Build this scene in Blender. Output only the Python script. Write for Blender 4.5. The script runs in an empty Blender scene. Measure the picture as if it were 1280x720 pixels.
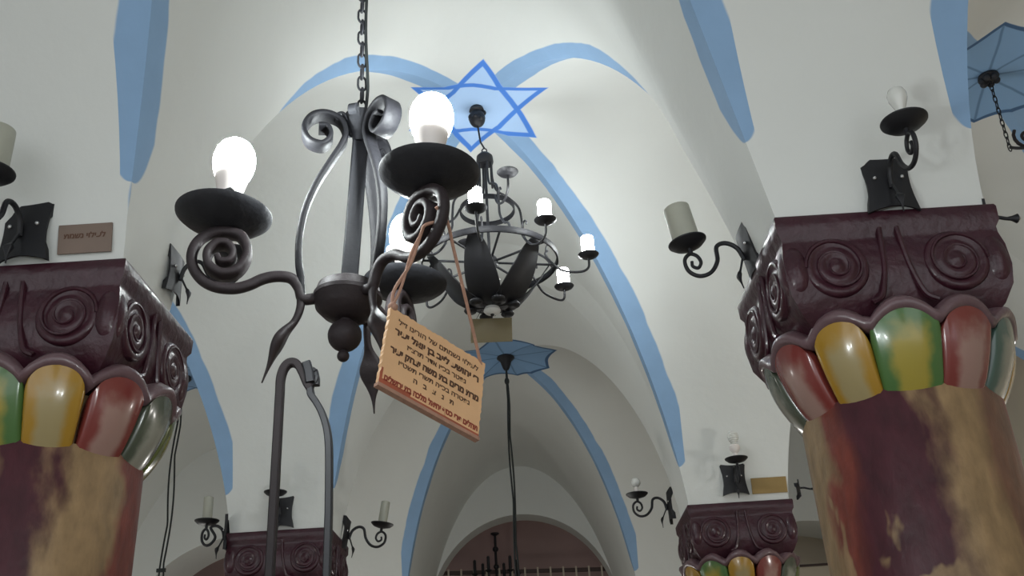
import bpy, math, random
from mathutils import Vector, Matrix
random.seed(7)
PI = math.pi
S = bpy.context.scene
COL = S.collection
EYE = 1.6                                   # camera height above the floor

# ------------------------------------------------------------------ the place, in metres (z from the eye line, EYE added on linking)
FPX = 1223.25
YAW, PITCH, ROLL = math.radians(-0.3369), math.radians(26.3172), math.radians(-3.4215)
CX = 0.5008
W, T = 0.8312, 0.4831                       # pier width, thickness of the arches
Y0, B1, B2, B0 = 3.5557, 2.2081, 2.2284, 3.6101
CAPZ, STILT, RISE, RISE2 = 1.9714, -0.2489, 2.9575, 2.8617
PP, QQ = 2.0373, 1.6223
A2 = 1.7098
L1X, L2X, L0X, R1X, R2X, R0X = 1.1268, 1.2622, 1.7847, 1.6, 1.8739, 1.4153
ZS = CAPZ + STILT
Y1 = Y0 + T + 2 * B1
Y2 = Y1 + T + 2 * B2
YM = Y0 - 2 * B0

F = Vector((math.sin(YAW) * math.cos(PITCH), math.cos(YAW) * math.cos(PITCH), math.sin(PITCH)))
_rt = F.cross(Vector((0, 0, 1))).normalized(); _up = _rt.cross(F)
RT = math.cos(ROLL) * _rt + math.sin(ROLL) * _up
UP = -math.sin(ROLL) * _rt + math.cos(ROLL) * _up
CAM = Vector((CX, 0, 0))
def ray(px, py): return F + RT * ((px - 640) / FPX) + UP * ((360 - py) / FPX)
def atY(px, py, y): d = ray(px, py); return CAM + d * (y / d.y)      # point of a wall standing at depth y
def atX(px, py, x): d = ray(px, py); return CAM + d * ((x - CX) / d.x)
def atD(px, py, D): return CAM + ray(px, py) * D
def world(v): return Vector((v[0], v[1], v[2] + EYE))

# ------------------------------------------------------------------ materials
def mat(name, col, rough=0.6, metal=0.0, noise=0.0, nscale=12, bump=0.0, bscale=40, emit=None, estr=0, coat=0.0, trans=0.0, spec=0.5):
    m = bpy.data.materials.new(name); m.use_nodes = True
    nt = m.node_tree; b = nt.nodes['Principled BSDF']
    b.inputs['Base Color'].default_value = (*col, 1); b.inputs['Roughness'].default_value = rough
    b.inputs['Metallic'].default_value = metal; b.inputs['Coat Weight'].default_value = coat
    b.inputs['Coat Roughness'].default_value = 0.12
    b.inputs['Transmission Weight'].default_value = trans
    b.inputs['Specular IOR Level'].default_value = spec
    tc = nt.nodes.new('ShaderNodeTexCoord')
    if noise:
        n = nt.nodes.new('ShaderNodeTexNoise'); n.inputs['Scale'].default_value = nscale; n.inputs['Detail'].default_value = 5
        nt.links.new(tc.outputs['Object'], n.inputs['Vector'])
        r = nt.nodes.new('ShaderNodeMapRange'); r.inputs['To Min'].default_value = 1 - noise; r.inputs['To Max'].default_value = 1 + noise
        nt.links.new(n.outputs['Fac'], r.inputs['Value'])
        v = nt.nodes.new('ShaderNodeVectorMath'); v.operation = 'SCALE'; v.inputs[0].default_value = col
        nt.links.new(r.outputs[0], v.inputs['Scale']); nt.links.new(v.outputs[0], b.inputs['Base Color'])
    if bump:
        n2 = nt.nodes.new('ShaderNodeTexNoise'); n2.inputs['Scale'].default_value = bscale; n2.inputs['Detail'].default_value = 4
        nt.links.new(tc.outputs['Object'], n2.inputs['Vector'])
        bp = nt.nodes.new('ShaderNodeBump'); bp.inputs['Strength'].default_value = bump; bp.inputs['Distance'].default_value = 0.02
        nt.links.new(n2.outputs['Fac'], bp.inputs['Height']); nt.links.new(bp.outputs[0], b.inputs['Normal'])
    if emit:
        b.inputs['Emission Color'].default_value = (*emit, 1); b.inputs['Emission Strength'].default_value = estr
    return m

class G:                                    # small helper for shader maths
    def __init__(s, nt): s.nt = nt
    def val(s, x, sock):
        if isinstance(x, (int, float)): sock.default_value = x
        else: s.nt.links.new(x, sock)
    def m(s, op, a, b=0.0, c=None):
        n = s.nt.nodes.new('ShaderNodeMath'); n.operation = op
        s.val(a, n.inputs[0]); s.val(b, n.inputs[1])
        if c is not None: s.val(c, n.inputs[2])
        return n.outputs[0]
    def less(s, a, edge, soft=0.008):       # 1 where a < edge
        n = s.nt.nodes.new('ShaderNodeMapRange'); n.interpolation_type = 'SMOOTHSTEP'
        s.val(a, n.inputs['Value']); d = s.m('ADD', edge, soft)
        if isinstance(edge, (int, float)):
            n.inputs['From Min'].default_value = edge - soft; n.inputs['From Max'].default_value = edge + soft
        else:
            s.val(s.m('SUBTRACT', edge, soft), n.inputs['From Min']); s.val(d, n.inputs['From Max'])
        n.inputs['To Min'].default_value = 1; n.inputs['To Max'].default_value = 0
        return n.outputs[0]
    def mix(s, f, a, b):
        n = s.nt.nodes.new('ShaderNodeMix'); n.data_type = 'RGBA'
        s.val(f, n.inputs['Factor'])
        for k, x in ((6, a), (7, b)):
            if isinstance(x, tuple): n.inputs[k].default_value = (*x, 1)
            else: s.nt.links.new(x, n.inputs[k])
        return n.outputs[2]

WALLC = (0.72, 0.735, 0.71)
BLUE = (0.27, 0.425, 0.64)
def plaster(kind, rad=0.55, rot=0.0):
    m = bpy.data.materials.new('plaster_' + kind); m.use_nodes = True
    nt = m.node_tree; b = nt.nodes['Principled BSDF']; b.inputs['Roughness'].default_value = 0.75
    b.inputs['Specular IOR Level'].default_value = 0.25
    g = G(nt); tc = nt.nodes.new('ShaderNodeTexCoord')
    n = nt.nodes.new('ShaderNodeTexNoise'); n.inputs['Scale'].default_value = 1.3; n.inputs['Detail'].default_value = 6
    nt.links.new(tc.outputs['Object'], n.inputs['Vector'])
    base = g.mix(n.outputs['Fac'], tuple(c * 0.95 for c in WALLC), tuple(min(1, c * 1.05) for c in WALLC))
    if kind != 'plain':
        at = nt.nodes.new('ShaderNodeAttribute'); at.attribute_name = 'gd'
        n3 = nt.nodes.new('ShaderNodeTexNoise'); n3.inputs['Scale'].default_value = 2.5; n3.inputs['Detail'].default_value = 2
        nt.links.new(tc.outputs['Object'], n3.inputs['Vector'])
        wob = g.m('MULTIPLY', g.m('SUBTRACT', n3.outputs['Fac'], 0.5), 0.07)
        gd = g.m('ADD', at.outputs['Fac'], wob)
        pv = nt.nodes.new('ShaderNodeAttribute'); pv.attribute_name = 'pos'
        sp = nt.nodes.new('ShaderNodeSeparateXYZ'); nt.links.new(pv.outputs['Vector'], sp.inputs[0])
        x, y, z = sp.outputs
        rise = g.m('SQRT', g.m('MINIMUM', g.m('MAXIMUM', g.m('DIVIDE', g.m('SUBTRACT', z, 0.58), 0.22), 0.0), 1.0))
        hw = g.m('SUBTRACT', g.m('MULTIPLY', rise, 0.165), 0.012)
        band = g.less(gd, hw)
        n4 = nt.nodes.new('ShaderNodeTexNoise'); n4.inputs['Scale'].default_value = 5; n4.inputs['Detail'].default_value = 5
        nt.links.new(tc.outputs['Object'], n4.inputs['Vector'])
        blue = g.mix(n4.outputs['Fac'], tuple(c * 0.9 for c in BLUE), tuple(min(1, c * 1.1) for c in BLUE))
        base = g.mix(band, base, blue)
        x = g.m('ADD', x, g.m('MULTIPLY', wob, 0.45)); y = g.m('SUBTRACT', y, g.m('MULTIPLY', wob, 0.45))
        if kind in ('star', 'hexa'):
            def tri(sign):
                o = None
                for k in range(3):
                    a = rot + PI / 2 + k * 2 * PI / 3
                    e = g.m('ADD', g.m('MULTIPLY', x, sign * math.cos(a)), g.m('MULTIPLY', y, sign * math.sin(a)))
                    o = e if o is None else g.m('MAXIMUM', o, e)
                return o
            t1, t2 = tri(1), tri(-1)
            fill = g.less(g.m('MINIMUM', t1, t2), rad / 2)
            lw = 0.022 if kind == 'star' else 0.012
            o1 = g.less(g.m('ABSOLUTE', g.m('SUBTRACT', t1, rad / 2 - lw)), lw, 0.006)
            o2 = g.less(g.m('ABSOLUTE', g.m('SUBTRACT', t2, rad / 2 - lw)), lw, 0.006)
            o = g.m('MAXIMUM', o1, o2)
            if kind == 'star':
                base = g.mix(fill, base, (0.45, 0.64, 0.93)); base = g.mix(o, base, (0.08, 0.24, 0.72))
            else:
                base = g.mix(fill, base, (0.26, 0.42, 0.66)); base = g.mix(o, base, (0.10, 0.17, 0.30))
        else:
            r = g.m('SQRT', g.m('ADD', g.m('MULTIPLY', x, x), g.m('MULTIPLY', y, y)))
            th = g.m('ADD', g.m('ARCTAN2', y, x), rot)
            fr = g.m('ABSOLUTE', g.m('SUBTRACT', g.m('FRACT', g.m('DIVIDE', g.m('ADD', th, 4 * PI), PI / 4)), 0.5))   # 0.5 at the points
            R = g.m('ADD', g.m('MULTIPLY', g.m('POWER', g.m('MULTIPLY', fr, 2.0), 2.0), rad * 0.16), rad * 0.88)
            fill = g.less(r, R); edge = g.less(g.m('ABSOLUTE', g.m('SUBTRACT', r, g.m('SUBTRACT', R, 0.02))), 0.02, 0.006)
            ray_w = g.m('MULTIPLY', g.m('SUBTRACT', 0.5, fr), g.m('MULTIPLY', r, PI / 4))
            rays = g.m('MULTIPLY', g.less(ray_w, 0.010, 0.006), fill)
            base = g.mix(fill, base, (0.25, 0.42, 0.66)); base = g.mix(g.m('MAXIMUM', edge, g.m('MULTIPLY', rays, 0.6)), base, (0.07, 0.14, 0.27))
    nt.links.new(base, b.inputs['Base Color'])
    n2 = nt.nodes.new('ShaderNodeTexNoise'); n2.inputs['Scale'].default_value = 3.0; n2.inputs['Detail'].default_value = 7
    nt.links.new(tc.outputs['Object'], n2.inputs['Vector'])
    bp = nt.nodes.new('ShaderNodeBump'); bp.inputs['Strength'].default_value = 0.25; bp.inputs['Distance'].default_value = 0.05
    nt.links.new(n2.outputs['Fac'], bp.inputs['Height']); nt.links.new(bp.outputs[0], b.inputs['Normal'])
    return m

TAN, RED, MAR, BRN = (.285, .19, .10), (.165, .036, .025), (.062, .014, .022), (.17, .085, .055)
def shaft_mat(seed, bands, foot):
    """hand-marbled paint: bands by direction round the shaft (degrees), wavering with height; 'foot' colour licks up from below"""
    m = bpy.data.materials.new('painted_marbling'); m.use_nodes = True
    nt = m.node_tree; b = nt.nodes['Principled BSDF']; b.inputs['Roughness'].default_value = 0.42
    b.inputs['Specular IOR Level'].default_value = 0.35
    g = G(nt); tc = nt.nodes.new('ShaderNodeTexCoord'); mp = nt.nodes.new('ShaderNodeMapping')
    mp.inputs['Location'].default_value = (seed * 3.1, seed * 1.7, seed); mp.inputs['Scale'].default_value = (2.6, 2.6, 1.3)
    nt.links.new(tc.outputs['Object'], mp.inputs[0])
    sp = nt.nodes.new('ShaderNodeSeparateXYZ'); nt.links.new(tc.outputs['Object'], sp.inputs[0])
    def noise(sc, det, dist=0.0, vec=None):
        n = nt.nodes.new('ShaderNodeTexNoise'); n.inputs['Scale'].default_value = sc; n.inputs['Detail'].default_value = det; n.inputs['Distortion'].default_value = dist
        nt.links.new(mp.outputs[0] if vec is None else vec, n.inputs['Vector']); return n.outputs['Fac']
    n1 = noise(1.4, 4, .6); n2 = noise(7, 6); n3 = noise(2.2, 3, .4)
    th = g.m('DIVIDE', g.m('ADD', g.m('ARCTAN2', sp.outputs[1], sp.outputs[0]), PI), 2 * PI)
    t = g.m('ADD', th, g.m('ADD', g.m('MULTIPLY', g.m('SUBTRACT', n1, .5), .17), g.m('MULTIPLY', g.m('SUBTRACT', n2, .5), .03)))
    def ramp(stops, fac):
        r = nt.nodes.new('ShaderNodeValToRGB'); cr = r.color_ramp
        while len(cr.elements) < len(stops): cr.elements.new(0.5)
        for e, (p, c) in zip(cr.elements, stops): e.position = p; e.color = (*c, 1)
        nt.links.new(fac, r.inputs[0]); return r.outputs[0]
    st = []
    for a0, a1, c in bands: st += [((a0 + 180) / 360 + .012, c), ((a1 + 180) / 360 - .012, c)]
    base = ramp(st, t)
    lick = g.less(g.m('ADD', sp.outputs[2], g.m('MULTIPLY', g.m('SUBTRACT', n3, .5), 1.7)), 2.12, .05)
    base = g.mix(g.m('MULTIPLY', lick, .85), base, foot)
    mot = ramp([(0.25, (.62, .6, .58)), (.75, (1.3, 1.28, 1.25))], n2)
    mx = nt.nodes.new('ShaderNodeMix'); mx.data_type = 'RGBA'; mx.blend_type = 'MULTIPLY'; mx.inputs['Factor'].default_value = .9
    nt.links.new(base, mx.inputs[6]); nt.links.new(mot, mx.inputs[7]); nt.links.new(mx.outputs[2], b.inputs['Base Color'])
    bp = nt.nodes.new('ShaderNodeBump'); bp.inputs['Strength'].default_value = 0.3; bp.inputs['Distance'].default_value = 0.02
    nt.links.new(n2, bp.inputs['Height']); nt.links.new(bp.outputs[0], b.inputs['Normal'])
    return m

def petal_mat(name, outer, inner, c0=(0, 0)):
    """a lobe painted one colour with a paler tongue up its middle; 'pu','pv' are the lobe's own width and height"""
    m = bpy.data.materials.new(name); m.use_nodes = True
    nt = m.node_tree; b = nt.nodes['Principled BSDF']; b.inputs['Roughness'].default_value = 0.25
    b.inputs['Coat Weight'].default_value = 0.5; b.inputs['Coat Roughness'].default_value = 0.12
    g = G(nt); at = nt.nodes.new('ShaderNodeAttribute'); at.attribute_name = 'pos'
    sp = nt.nodes.new('ShaderNodeSeparateXYZ'); nt.links.new(at.outputs['Vector'], sp.inputs[0])
    tc = nt.nodes.new('ShaderNodeTexCoord'); n = nt.nodes.new('ShaderNodeTexNoise'); n.inputs['Scale'].default_value = 11; n.inputs['Detail'].default_value = 4
    nt.links.new(tc.outputs['Object'], n.inputs['Vector'])
    wob = g.m('MULTIPLY', g.m('SUBTRACT', n.outputs['Fac'], .5), .5)
    d = g.m('ADD', g.m('MAXIMUM', g.m('ABSOLUTE', sp.outputs[0]), g.m('MULTIPLY', g.m('SUBTRACT', sp.outputs[1], .2), 1.0)), wob)
    c = g.mix(g.less(d, .5, .18), outer, inner)
    nt.links.new(c, b.inputs['Base Color'])
    return m

M = {}
M['iron'] = mat('wrought_iron', (0.024, 0.025, 0.030), 0.58, 0.0, 0.3, 30, 0.10, 60, spec=.35)
M['iron_brown'] = mat('brown_iron', (0.026, 0.019, 0.021), 0.58, 0.0, 0.3, 40, 0.12, 60, spec=.35)
M['iron_scroll'] = mat('shine_darkened_iron', (0.008, 0.008, 0.010), 0.62, 0.0, 0.3, 30, 0.12, 60, spec=.22)  # same iron, colour darkened to offset the bulbs' shine on scrolls and rim
M['iron_bar'] = mat('dark_brown_bar', (0.012, 0.008, 0.009), 0.6, 0.0, 0.3, 30, spec=.3)
M['iron_dark'] = mat('black_iron', (0.014, 0.014, 0.017), 0.5, 0.2, 0.3, 30)
M['steel'] = mat('bright_steel', (0.55, 0.55, 0.55), 0.25, 0.9)
M['white_plastic'] = mat('white_socket', (0.80, 0.74, 0.70), 0.4)
M['bulb_lit'] = mat('lit_led_globe', (1, 1, 1), 0.4, emit=(0.93, 1.0, 1.0), estr=260)
M['fill_globe'] = mat('added_fill_globe', (1, 1, 1), 0.4, emit=(1.0, 0.98, 0.93), estr=110)  # glow of the globes added at the cable ends
M['sleeve_lit'] = mat('lit_candle_sleeve', (1, 1, 1), 0.4, emit=(0.95, 1.0, 1.0), estr=85)
M['sleeve'] = mat('frosted_sleeve', (0.50, 0.50, 0.42), 0.35, noise=.12, nscale=14, trans=0.25)
M['bulb_off'] = mat('unlit_frosted_bulb', (0.70, 0.70, 0.66), 0.2, coat=.5)
M['clear_glass'] = mat('clear_glass', (0.8, 0.8, 0.78), 0.12, trans=0.6)
M['purple'] = mat('purple_gloss_paint', (0.042, 0.010, 0.018), 0.36, noise=.45, nscale=9, bump=.45, bscale=18, coat=0.22, spec=.4)
M['mauve'] = mat('mauve_trim_paint', (0.13, 0.075, 0.085), 0.35, noise=.2, nscale=10, bump=.3, bscale=20, coat=0.3)
M['floor'] = mat('stone_floor', (0.34, 0.31, 0.27), 0.5, noise=.15, nscale=3)
M['pink'] = mat('pink_plaster', (0.36, 0.25, 0.23), 0.8, noise=.12, nscale=1.5)
M['parch'] = mat('parchment', (0.80, 0.49, 0.26), 0.6, noise=.16, nscale=14)
M['parch_edge'] = mat('scorched_edge', (0.40, 0.10, 0.05), 0.6, noise=.4, nscale=40)
M['ink'] = mat('brown_ink', (0.10, 0.045, 0.025), 0.7)
M['ink_red'] = mat('red_ink', (0.30, 0.05, 0.03), 0.7)
M['cordc'] = mat('hemp_cord', (0.42, 0.24, 0.17), 0.8, noise=.3, nscale=120)
M['brass'] = mat('dull_brass', (0.30, 0.20, 0.07), 0.45, .3, noise=.25, nscale=5)
M['bronze'] = mat('bronze_plate', (0.20, 0.145, 0.115), 0.5, .2, noise=.2, nscale=6)
M['amber'] = mat('amber_board', (0.11, 0.082, 0.03), 0.5, noise=.25, nscale=6)
M['cable'] = mat('black_cable', (0.02, 0.024, 0.024), 0.6)
M['cream'] = mat('cream_plaster', (0.62, 0.55, 0.44), 0.8, noise=.08, nscale=2)
M['rail'] = mat('dark_rail', (0.06, 0.035, 0.03), 0.6)
M['white'] = mat('white_enamel', (0.75, 0.75, 0.72), 0.35)
PET = {
 'yellow': petal_mat('yellow_paint', (.36, .20, .02), (.34, .27, .13)), 'red': petal_mat('red_paint', (.19, .035, .03), (.33, .20, .17)),
 'green': petal_mat('green_paint', (.065, .15, .04), (.34, .27, .04)), 'grey': petal_mat('grey_green_paint', (.07, .085, .06), (.30, .30, .25)),
 'teal': petal_mat('teal_paint', (.06, .11, .09), (.25, .25, .20)), 'olive': petal_mat('olive_paint', (.10, .125, .03), (.25, .23, .05)),
 'amber': petal_mat('orange_paint', (.30, .14, .02), (.36, .25, .06)),
}

# ------------------------------------------------------------------ mesh builder
class MB:
    def __init__(s): s.v = []; s.f = []; s.mi = []; s.att = {}
    def add(s, vs, fs, mi=0):
        o = len(s.v); s.v += [tuple(v) for v in vs]; s.f += [tuple(o + i for i in f) for f in fs]; s.mi += [mi] * len(fs)
        return o
    def box(s, c, size, rot=None):
        hx, hy, hz = size[0] / 2, size[1] / 2, size[2] / 2
        P = [Vector((x * hx, y * hy, z * hz)) for z in (-1, 1) for y in (-1, 1) for x in (-1, 1)]
        if rot is not None: P = [rot @ p for p in P]
        s.add([p + Vector(c) for p in P], [(0, 2, 3, 1), (4, 5, 7, 6), (0, 1, 5, 4), (2, 6, 7, 3), (0, 4, 6, 2), (1, 3, 7, 5)])
    def rings(s, rings, cap=True, closed=False):
        n = len(rings[0]); o = len(s.v); fs = []
        vs = [p for r in rings for p in r]; k = len(rings)
        for i in range(k if closed else k - 1):
            a, b = i * n, ((i + 1) % k) * n
            for j in range(n): fs.append((a + j, a + (j + 1) % n, b + (j + 1) % n, b + j))
        if cap and not closed:
            fs.append(tuple(range(n - 1, -1, -1))); fs.append(tuple((k - 1) * n + j for j in range(n)))
        s.add(vs, fs)
    def lathe(s, prof, base=(0, 0, 0), axis=(0, 0, 1), seg=24, cap=True):
        ax = Vector(axis).normalized(); q = Vector((0, 0, 1)).rotation_difference(ax).to_matrix(); b = Vector(base)
        s.rings([[b + q @ Vector((r * math.cos(2 * PI * j / seg), r * math.sin(2 * PI * j / seg), z)) for j in range(seg)] for r, z in prof], cap)
    def tube(s, path, rad, seg=10, closed=False):
        P = [Vector(p) for p in path]; n = len(P); R = []
        ref = None
        for i in range(n):
            t = (P[(i + 1) % n] - P[i - 1]) if closed else (P[min(i + 1, n - 1)] - P[max(i - 1, 0)])
            t.normalize()
            if ref is None: ref = t.orthogonal().normalized()
            ref = (ref - t * ref.dot(t)).normalized(); bi = t.cross(ref)
            r = rad(i / (n - 1)) if callable(rad) else rad
            R.append([P[i] + r * (math.cos(2 * PI * j / seg) * ref + math.sin(2 * PI * j / seg) * bi) for j in range(seg)])
        s.rings(R, closed=closed)
    def strip(s, path, w, t, binorm, bev=0.3, closed=False):
        """bar of rectangular section swept along a plane curve; w along binorm, t across"""
        P = [Vector(p) for p in path]; n = len(P); bn = Vector(binorm).normalized(); R = []
        for i in range(n):
            tg = (P[(i + 1) % n] - P[i - 1]) if closed else (P[min(i + 1, n - 1)] - P[max(i - 1, 0)])
            tg.normalize(); nr = bn.cross(tg).normalized(); b2 = tg.cross(nr)
            f = i / (n - 1)
            ww = (w(f) if callable(w) else w) / 2; tt = (t(f) if callable(t) else t) / 2; c = bev * min(ww, tt)
            sec = [(ww, tt - c), (ww - c, tt), (-ww + c, tt), (-ww, tt - c), (-ww, -tt + c), (-ww + c, -tt), (ww - c, -tt), (ww, -tt + c)]
            R.append([P[i] + b2 * a + nr * b for a, b in sec])
        s.rings(R, closed=closed)
    def sphere(s, c, r, seg=20, rg=12, sc=(1, 1, 1), axis=(0, 0, 1)):
        pr = [(max(1e-5, r * math.sin(PI * i / rg)), -r * math.cos(PI * i / rg)) for i in range(rg + 1)]
        s.lathe([(a * sc[0], b * sc[2]) for a, b in pr], c, axis, seg, cap=False)
    def build(s, name, m, parent=None, loc=None, smooth=True, angle=35):
        me = bpy.data.meshes.new(name)
        off = Vector(loc) if loc is not None else Vector((0, 0, 0))
        me.from_pydata([Vector(v) - off for v in s.v], [], s.f); me.update()
        for mm in (m if isinstance(m, (list, tuple)) else [m]): me.materials.append(mm)
        if any(s.mi): me.polygons.foreach_set('material_index', s.mi)
        if smooth:
            me.shade_smooth(); me.set_sharp_from_angle(angle=math.radians(angle))
        for k, vals in s.att.items():
            ty = 'FLOAT' if not isinstance(vals[0], tuple) else 'FLOAT_VECTOR'
            a = me.attributes.new(k, ty, 'POINT')
            if ty == 'FLOAT': a.data.foreach_set('value', vals)
            else: a.data.foreach_set('vector', [c for t_ in vals for c in t_])
        o = bpy.data.objects.new(name, me); COL.objects.link(o); o.location = off
        if parent is not None: o.parent = parent
        return o

def tag(o, label=None, cat=None, group=None, kind=None):
    if label: o['label'] = label
    if cat: o['category'] = cat
    if group: o['group'] = group
    if kind: o['kind'] = kind
    return o
def empty(name, loc, label, cat, group=None, rot=(0, 0, 0)):
    o = bpy.data.objects.new(name, None); COL.objects.link(o); o.location = loc; o.rotation_euler = rot; o.empty_display_size = .1
    return tag(o, label, cat, group)
def copy_tree(o, parent=None):
    c = o.copy(); COL.objects.link(c); c.parent = parent
    for ch in [x for x in bpy.data.objects if x.parent == o]: copy_tree(ch, c)
    return c
def smooth_path(pts, n=8):
    P = [Vector(p) for p in pts]; out = []
    Q = [P[0] * 2 - P[1]] + P + [P[-1] * 2 - P[-2]]
    for i in range(1, len(Q) - 2):
        for k in range(n):
            t = k / n; a, b, c, d = Q[i - 1], Q[i], Q[i + 1], Q[i + 2]
            out.append(0.5 * ((2 * b) + (c - a) * t + (2 * a - 5 * b + 4 * c - d) * t * t + (3 * b - a - 3 * c + d) * t ** 3))
    out.append(P[-1]); return out

# ------------------------------------------------------------------ the vaulted ceiling
def P(t): return max(0.0, 1 - abs(t) ** PP) ** (1 / QQ)
N = 72
us = [math.sin(PI / 2 * (-1 + 2 * i / N)) for i in range(N + 1)]
rows = [  # y south, y north, corner x of the nave (sw, se, nw, ne), rise, emblem of left / nave / right bay
    dict(ys=YM, yn=Y0, s=(L0X, R0X), n=(L1X, R1X), R=RISE, em=('plain_groin', 'disc', 'disc')),
    dict(ys=Y0 + T, yn=Y1, s=(L1X, R1X), n=(L2X, R2X), R=RISE, em=('disc', 'star', 'disc')),
    dict(ys=Y1 + T, yn=Y2, s=(L2X, R2X), n=(L2X, R2X), R=RISE2, em=('hexa', 'disc2', 'disc')),
]
def xs_of(lr, col):
    l, r = lr
    return [(-l - W - 2 * A2, -l - W), (-l, r), (r + W, r + W + 2 * A2)][col]
cm = MB(); cm.att = {'gd': [], 'pos': []}
MI = {'plain': 0, 'star': 1, 'disc': 2, 'hexa': 3, 'disc2': 2, 'plain_groin': 2}
def warp(p):
    """the hand-built near right pier leans a little towards the nave as it rises"""
    x, y, z = p
    k = min(1, max(0, (z - 1.95) / 0.95)) * min(1, max(0, (x - .5) / .8)) * min(1, max(0, (4.5 - y) / .6))
    q = min(1, max(0, (z - 2.2) / 0.9)) * min(1, max(0, (-x - .4) / .6)) * min(1, max(0, (4.0 - y) / .5))
    return (x - 0.15 * k + .05 * q, y, z)
def put(grid, info, mi, quad=None):
    nu, nv = len(grid), len(grid[0]); vs = []; gd = []; ps = []
    for i in range(nu):
        for j in range(nv):
            vs.append(world(warp(grid[i][j]))); a, b = info(i, j); gd.append(a); ps.append(b)
    fs = []
    for i in range(nu - 1):
        for j in range(nv - 1):
            a, b, c, d = i * nv + j, (i + 1) * nv + j, (i + 1) * nv + j + 1, i * nv + j + 1
            if quad == 'x' and (i == j or i == nu - 2 - j):
                if i == j: fs += [(a, b, c), (a, c, d)]
                else: fs += [(a, b, d), (b, c, d)]
            else: fs.append((a, b, c, d))
    cm.add(vs, fs, mi); cm.att['gd'] += gd; cm.att['pos'] += ps
def ruled(e1, e2, n=4, mi=0):
    put([[Vector(a).lerp(Vector(b), k / n) for a, b in zip(e1, e2)] for k in range(n + 1)], lambda i, j: (9.0, (9.0, 9.0, 0.0)), mi)
def edge_y(row, col, north):                  # an x-running edge of a bay
    r = rows[row]; x0, x1 = xs_of(r['n'] if north else r['s'], col); y = r['yn'] if north else r['ys']
    return [(x0 + (x1 - x0) * (u + 1) / 2, y, ZS + r['R'] * P(u)) for u in us]
def edge_x(row, col, east):                   # a y-running edge of a bay
    r = rows[row]; a = xs_of(r['s'], col)[east]; b = xs_of(r['n'], col)[east]
    return [(a + (b - a) * (v + 1) / 2, r['ys'] + (r['yn'] - r['ys']) * (v + 1) / 2, ZS + r['R'] * P(v)) for v in us]
APEX = {}
for ri, r in enumerate(rows):
    for ci in range(3):
        xa, xb = xs_of(r['s'], ci); xc, xd = xs_of(r['n'], ci)
        cx, cy = (xa + xb + xc + xd) / 4, (r['ys'] + r['yn']) / 2
        hx, hy = (xb - xa + xd - xc) / 4, (r['yn'] - r['ys']) / 2
        if (ri, ci) == (2, 0): cx += .12             # the painted star of this bay sits off centre
        APEX[(ri, ci)] = Vector((cx, cy, ZS + r['R'] - (.01 if (ri, ci) == (2, 0) else 0)))
        em = r['em'][ci]; g = []
        for u in us:
            line = []
            for v in us:
                s = (v + 1) / 2; t = (u + 1) / 2
                x = (xa + (xb - xa) * t) * (1 - s) + (xc + (xd - xc) * t) * s
                line.append(Vector((x, r['ys'] + (r['yn'] - r['ys']) * s, ZS + r['R'] * max(P(u), P(v)))))
            g.append(line)
        def info(i, j, ri=ri, ci=ci, g=g, hx=hx, hy=hy, cx=cx, cy=cy, em=em):
            u, v = us[i], us[j]; d = (abs(v) - abs(u)) * hy if abs(v) > abs(u) else (abs(u) - abs(v)) * hx
            if em == 'disc2' and v < 0.02: d = 9.0
            if (ri, ci) == (1, 2): d += max(0, .80 - (g[i][j].z - ZS) / RISE) * .75
            if em == 'star' and v < 0: d += max(0, .80 - (g[i][j].z - ZS) / RISE) * .75
            p = g[i][j]
            far = 9.0 if em == 'plain_groin' else 0.0
            return d, (p.x - cx + far, p.y - cy, p.z - ZS)
        put(g, info, MI[em], 'x')
for ci in range(3):
    for ri in range(2): ruled(edge_y(ri, ci, True), edge_y(ri + 1, ci, False))
for ri in range(3):
    for ci in range(2): ruled(edge_x(ri, ci, 1), edge_x(ri, ci + 1, 0))
YE = Y2 + 2.6                                  # the end wall of the nave
YA = Y2 + 0.5                                  # the end walls of the aisles
e = edge_y(2, 1, True); ruled(e, [(p[0], YE, p[2]) for p in e], 8)
for ci in (0, 2):
    e = edge_y(2, ci, True); ruled(e, [(p[0], YA, p[2]) for p in e], 3)
ceil = cm.build('ceiling', [plaster('plain'), plaster('star', 0.60, 0.15), plaster('disc', 0.62, 0.2), plaster('hexa', 0.62, 0.35)], angle=22)
ceil['kind'] = 'structure'

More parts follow.
